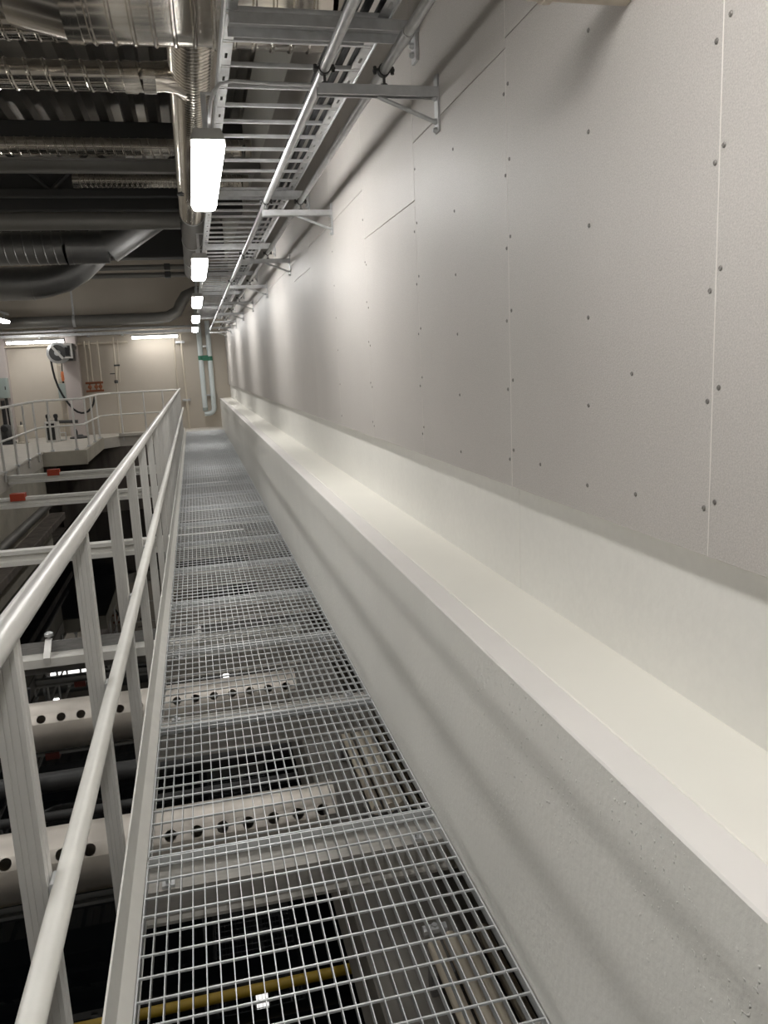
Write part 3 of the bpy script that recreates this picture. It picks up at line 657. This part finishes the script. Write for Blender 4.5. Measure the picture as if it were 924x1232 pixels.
# pipe along the far wall with a swan neck
t = thing('wall_pipe', 'thick grey pipe along the far wall with a swan neck at right', 'pipe', (-3, 20.75, 1.33))
q = MB(); q.tube([(-6.9, 20.75, 1.32), (-0.75, 20.75, 1.33), (-0.45, 20.75, 1.36), (-0.22, 20.75, 1.48), (-0.12, 20.75, 1.66), (0.0, 20.75, 1.84), (0.22, 20.75, 1.93), (0.93, 20.75, 1.95)], 0.135, 18); part(t, 'tube', q, 'pipegrey')
for x in (-2.65, -4.4):
    q = MB(); q.lathe([(0.136, -0.03), (0.145, -0.03), (0.145, 0.03), (0.136, 0.03)], (x, 20.75, 1.325), 'x', 18); q.box((x-0.02, 20.73, 1.46), (x+0.02, 20.77, 2.45)); part(t, 'hanger', q, 'galv')

# ------------------------------------------------------------------ far wall fittings
b = MB(); b.box((-3.06, 20.95, G), (-2.70, YF, 1.2), 0.01); struct('trim_5', b, 'column', (-2.9, 21.1, G), 'pinkish grey pilaster on the far wall')
b = MB(); b.box((-4.62, 21.1, G), (-4.36, YF, 1.2), 0.01); struct('trim_6', b, 'column', (-4.5, 21.1, G), 'grey pilaster at the left of the far wall')
t = thing('wall_cable_tray', 'galvanised cable tray running across the far wall', 'cable tray', (-3, 20.95, 1.0))
q = MB(); q.prism([(20.85, 0.985), (21.08, 0.985), (21.08, 1.05), (21.075, 1.05), (21.075, 0.99), (20.855, 0.99), (20.855, 1.05), (20.85, 1.05)], 'x', -6.9, 0.1); part(t, 'tray', q, 'galv')
for x in (-5.5, -4.5, -3.5, -2.4, -1.6, -0.6):
    q = MB(); q.box((x-0.02, 20.84, 0.955), (x+0.02, YF-0.002, 0.984)); part(t, 'bracket', q, 'galv')
q = MB(); q.tube([(-6.9, 20.90, 1.12), (0.1, 20.90, 1.12)], 0.03, 10); solo('wall_conduit', 'silver conduit just above the far cable tray', 'conduit', q, 'galv', (-3, 20.9, 1.12))
q = MB(); q.tube([(-6.9, 21.15, 0.80), (-1.5, 21.15, 0.80)], 0.03, 10); solo('wall_conduit', 'thin brown pipe below the far cable tray', 'pipe', q, 'pipebeige', (-3, 21.15, 0.8))
# pair of pale pipes with green markings
t = thing('riser_pipes', 'pair of pale jacketed pipes with green bands in the far corner', 'pipe', (0.35, 21.1, -1.1))
def band(q, x, z): q.lathe([(0.065, -0.055), (0.0665, -0.055), (0.0665, 0.055), (0.065, 0.055)], (x, 21.1, z), 'z', 16)
q = MB(); q.tube([(0.25, 21.1, 1.25), (0.25, 21.1, -0.98)], 0.063, 16); p = part(t, 'riser', q, 'pipewhite'); q = MB(); band(q, 0.25, 0.33); part(p, 'marking_band', q, 'green', 'green band')
q = MB(); q.lathe([(0.066, -0.04), (0.066, 0.04)], (0.25, 21.1, -0.97), 'z', 16); part(t, 'cuff', q, 'cabinet')
q = MB(); q.tube([(0.475, 21.1, 1.25), (0.475, 21.1, -0.95)] + [(0.475-0.14*(1-math.cos(a)), 21.1, -0.95-0.14*math.sin(a)) for a in (0.4, 0.8, 1.2, 1.57)] + [(0.22, 21.1, -1.09)], 0.063, 16); p = part(t, 'riser', q, 'pipewhite'); q = MB(); band(q, 0.475, 0.31); part(p, 'marking_band', q, 'green', 'green band')
for z in (0.62, -0.62):
    q = MB(); q.box((0.20, 21.165, z-0.02), (0.53, YF-0.001, z+0.02)); part(t, 'wall_clip', q, 'galv')
q = MB(); q.box((0.29, 21.05, 0.26), (0.435, 21.062, 0.39)); part(t, 'marking_plate', q, 'green', 'green plate between the pipes')
# thin wall pipes
t = thing('thin_pipe', 'slim beige pipe down the far wall beside the right tube lamp', 'pipe', (-0.2, 21.2, -1.0))
q = MB(); q.tube([(-0.20, 21.2, 0.95), (-0.19, 21.2, -1.44)], 0.028, 10); part(t, 'tube', q, 'pipebeige')
q = MB(); q.box((-0.30, 21.17, -0.74), (-0.10, YF-0.001, -0.69)); q.box((-0.34, 21.17, 0.72), (-0.12, YF-0.001, 0.78)); part(t, 'bracket', q, 'galv')
t = thing('thin_pipe', 'second slim beige pipe, left of the one under the right tube lamp', 'pipe', (-0.38, 21.2, -1.0))
q = MB(); q.tube([(-0.38, 21.24, 0.95), (-0.40, 21.24, -1.44)], 0.018, 8); part(t, 'tube', q, 'pipebeige')
t = thing('valve_pipes', 'three beige pipes with copper valves right of the pilaster', 'pipe', (-2.42, 21.12, -0.2))
for x in (-2.53, -2.42, -2.22):
    q = MB(); q.tube([(x, 21.12, 0.86), (x-0.01, 21.12, -0.14)], 0.021, 8); part(t, 'tube', q, 'pipebeige')
for z in (-0.16, -0.36): 
    q = MB(); q.tube([(-2.60, 21.08, z), (-2.18, 21.08, z)], 0.028, 8); part(t, 'manifold', q, 'brass')
for x in (-2.5, -2.35, -2.25):
    q = MB(); q.tube([(x, 21.08, -0.36), (x, 21.08, -0.16)], 0.02, 8); q.lathe([(0.05, 0), (0.05, -0.02), (0.02, -0.03)], (x, 21.04, -0.26), 'y', 10); part(t, 'valve', q, 'brass')
t = thing('drop_pipe', 'slim pipe dropping to the far kerb with a small valve', 'pipe', (-1.85, 21.1, -1.44))
q = MB(); q.tube([(-1.84, 21.1, 0.93), (-1.865, 21.1, -0.28), (-1.90, 21.1, -1.44)], 0.021, 8); part(t, 'tube', q, 'pipebeige')
q = MB(); q.tube([(-1.74, 21.1, 0.86), (-1.79, 21.1, -0.18)], 0.015, 8); part(t, 'side_tube', q, 'pipebeige')
q = MB(); q.tube([(-2.0, 21.1, 0.04), (-1.84, 21.1, 0.04)], 0.014, 6); part(t, 'lever', q, 'darksteel')
q = MB(); q.box((-1.88, 21.06, 0.22), (-1.74, 21.12, 0.26)); part(t, 'clip', q, 'darksteel')
q = MB(); q.lathe([(0.04, -0.04), (0.05, 0), (0.04, 0.04)], (-1.87, 21.1, -0.16), 'z', 10); part(t, 'valve', q, 'darksteel')
# hose reel with hose and pendant
t = thing('hose_reel', 'silver hose reel on the pilaster with black hose looping down', 'hose reel', (-3.04, 20.4, 0.35))
q = MB(); q.lathe([(0.06, 0.42), (0.20, 0.42), (0.24, 0.40), (0.24, 0.36), (0.12, 0.34), (0.12, 0.14), (0.24, 0.12), (0.25, 0.06), (0.20, 0.04), (0.05, 0.0)], (-3.04, 20.2, 0.58), 'y', 24); part(t, 'drum', q, 'galv')
q = MB(); q.lathe([(0.125, 0.14), (0.20, 0.15), (0.20, 0.33), (0.125, 0.34)], (-3.04, 20.2, 0.58), 'y', 20); part(t, 'coiled_hose', q, 'black')
q = MB(); q.lathe([(0.10, 0.035), (0.185, 0.035), (0.185, 0.02), (0.10, 0.02)], (-3.04, 20.185, 0.58), 'y', 24); part(t, 'face_ring', q, 'darksteel')
q = MB(); q.add([(-3.17, 20.15, 0.72), (-3.13, 20.15, 0.76), (-2.90, 20.15, 0.46), (-2.94, 20.15, 0.42), (-3.17, 20.185, 0.72), (-3.13, 20.185, 0.76), (-2.90, 20.185, 0.46), (-2.94, 20.185, 0.42)], [(0, 1, 2, 3), (7, 6, 5, 4), (0, 4, 5, 1), (1, 5, 6, 2), (2, 6, 7, 3), (3, 7, 4, 0)]); part(t, 'spoke', q, 'alu')
q = MB(); q.box((-2.88, 20.15, 0.74), (-2.70, 20.18, 0.78), 0.004); q.box((-2.74, 20.15, 0.44), (-2.70, 20.18, 0.739), 0.004); q.box((-2.88, 20.15, 0.44), (-2.741, 20.18, 0.48), 0.004); part(t, 'guide_frame', q, 'alu')
q = MB(); q.box((-2.86, 20.17, 0.50), (-2.76, 20.24, 0.70), 0.01); part(t, 'motor', q, 'black')
q = MB(); q.box((-2.80, 20.2, 0.66), (-2.70, 20.95, 0.74), 0.01); q.box((-3.1, 20.6, 0.40), (-2.75, 20.95, 0.80), 0.01); part(t, 'mount', q, 'darksteel')
q = MB()
q.tube([(-3.22, 20.3, 0.48), (-3.20, 20.3, 0.2), (-3.175, 20.3, 0.0), (-3.12, 20.3, -0.22), (-3.05, 20.3, -0.40), (-2.95, 20.3, -0.60), (-2.85, 20.3, -0.745), (-2.76, 20.3, -0.82), (-2.67, 20.3, -0.855), (-2.58, 20.3, -0.85), (-2.51, 20.3, -0.82), (-2.44, 20.3, -0.75), (-2.38, 20.3, -0.66), (-2.33, 20.3, -0.48)], 0.024, 10)
part(t, 'hose', q, 'black')
t = thing('pendant_control', 'orange pendant hanging on a black cord below the hose reel', 'control', (-3.0, 20.32, -0.1))
q = MB(); q.tube([(-2.985, 20.32, 0.36), (-2.995, 20.32, 0.14)], 0.013, 8); part(t, 'cord', q, 'black')
q = MB(); q.lathe([(0.018, 0.24), (0.032, 0.22), (0.036, 0.05), (0.022, 0.02), (0.018, 0.0)], (-3.0, 20.32, -0.09), 'z', 12); part(t, 'handle', q, 'orange'); 
q = MB(); q.lathe([(0.02, 0), (0.024, 0.03), (0.018, 0.05)], (-3.0, 20.32, -0.13), 'z', 10); part(t, 'tip', q, 'black')
# riser ladder of thin pipes and a box left of the pilaster
t = thing('pipe_rack', 'slim pipe rack with grey junction box beside the pilaster', 'pipe', (-3.16, 21.15, -1.4))
for x in (-3.24, -3.10):
    q = MB(); q.tube([(x, 21.2, 0.75), (x, 21.2, -1.40)], 0.016, 8); part(t, 'upright', q, 'pipebeige')
for z in (0.3, 0.0, -0.6, -0.9):
    q = MB(); q.tube([(-3.24, 21.2, z), (-3.10, 21.2, z)], 0.012, 6); part(t, 'crossbar', q, 'pipebeige')
q = MB(); q.box((-3.26, 21.1, -0.52), (-3.08, 21.19, -0.14), 0.01); part(t, 'junction_box', q, 'cabinet')
t = thing('switch_cabinet', 'grey green cabinet at the left end of the far wall', 'cabinet', (-4.5, 21.0, -0.45))
q = MB(); q.box((-4.70, 20.88, -0.42), (-4.36, 21.098, 0.06), 0.012); part(t, 'body', q, 'cabinet')
q = MB(); q.box((-4.68, 20.872, -0.40), (-4.38, 20.88, 0.04), 0.003); part(t, 'door', q, 'cabinet')
q = MB(); q.box((-4.42, 20.86, -0.22), (-4.40, 20.872, -0.14)); part(t, 'handle', q, 'black')
q = MB(); q.tube([(-4.45, 20.99, -0.42), (-4.42, 20.95, -0.8), (-4.40, 20.9, -1.40)], 0.035, 10); solo('cable_drop', 'thick black cable dropping from the grey green cabinet', 'cable', q, 'black', (-4.42, 20.95, -1.4))
# machinery on the gallery
t = thing('pump', 'small dark pump with rounded housing on the left gallery', 'pump', (-4.25, 19.8, G))
q = MB(); q.box((-4.44, 19.62, G), (-4.13, 19.98, G+0.05), 0.01); part(t, 'base', q, 'darksteel')
q = MB(); q.lathe([(0.13, 0.05), (0.14, 0.10), (0.14, 0.34), (0.11, 0.42), (0.05, 0.46)], (-4.28, 19.8, G), 'z', 18); part(t, 'housing', q, 'darksteel')
q = MB(); q.lathe([(0.075, 0), (0.075, -0.06), (0.05, -0.07)], (-4.28, 19.665, G+0.36), 'y', 16); q.lathe([(0.06, 0), (0.06, -0.05)], (-4.28, 19.665, G+0.17), 'y', 16); part(t, 'outlet', q, 'black')
q = MB(); q.tube([(-4.28, 19.8, G+0.45), (-4.28, 19.8, G+1.0)], 0.045, 12); part(t, 'delivery_pipe', q, 'black')
t = thing('canister', 'beige cylindrical canister next to the dark pump', 'canister', (-3.96, 19.85, G))
q = MB(); q.lathe([(0.13, 0), (0.135, 0.02), (0.105, 0.04), (0.10, 0.34), (0.08, 0.40), (0.03, 0.42)], (-3.96, 19.85, G), 'z', 18); part(t, 'body', q, 'pipebeige')
q = MB(); q.lathe([(0.02, 0.42), (0.025, 0.45), (0.01, 0.50)], (-3.96, 19.85, G), 'z', 10); part(t, 'nozzle', q, 'darksteel')
t = thing('control_unit', 'silver framed control unit with black front on the gallery corner', 'control box', (-3.27, 19.6, G))
q = MB(); q.box((-3.40, 19.5, G), (-3.12, 19.8, G+0.47), 0.02); part(t, 'case', q, 'alu')
q = MB(); q.box((-3.36, 19.49, G+0.05), (-3.19, 19.5, G+0.43)); part(t, 'front_panel', q, 'black')
for x in (-3.33, -3.16):
    q = MB(); q.lathe([(0.035, 0.47), (0.035, 0.54), (0.05, 0.56), (0.05, 0.62), (0.02, 0.64)], (x, 19.65, G), 'z', 12); part(t, 'top_knob', q, 'black')
q = MB(); q.tube([(-3.10, 19.6, G+0.2), (-2.98, 19.6, G+0.2), (-2.98, 19.6, G+0.03), (-3.10, 19.6, G+0.03)], 0.015, 8); part(t, 'side_frame', q, 'galv')
q = MB(); q.tube([(-3.5, 20.5, -1.03), (-2.80, 20.5, -1.06)], 0.04, 10); q.tube([(-3.4, 20.5, G), (-3.4, 20.5, -1.04)], 0.02, 8); q.tube([(-2.9, 20.5, G), (-2.9, 20.5, -1.06)], 0.02, 8)
solo('floor_pipe', 'dark pipe on short legs in front of the pilaster', 'pipe', q, 'darksteel', (-3.1, 20.5, G))
t = thing('floor_valve', 'low dark floor valve with flange on the gallery', 'valve', (-2.75, 20.3, G))
q = MB(); q.lathe([(0.22, 0), (0.22, 0.03), (0.10, 0.05), (0.08, 0.08)], (-2.78, 20.3, G), 'z', 18); part(t, 'flange', q, 'darksteel')
q = MB(); q.lathe([(0.03, 0.08), (0.03, 0.16), (0.01, 0.22)], (-2.84, 20.3, G), 'z', 10); part(t, 'spindle', q, 'black')
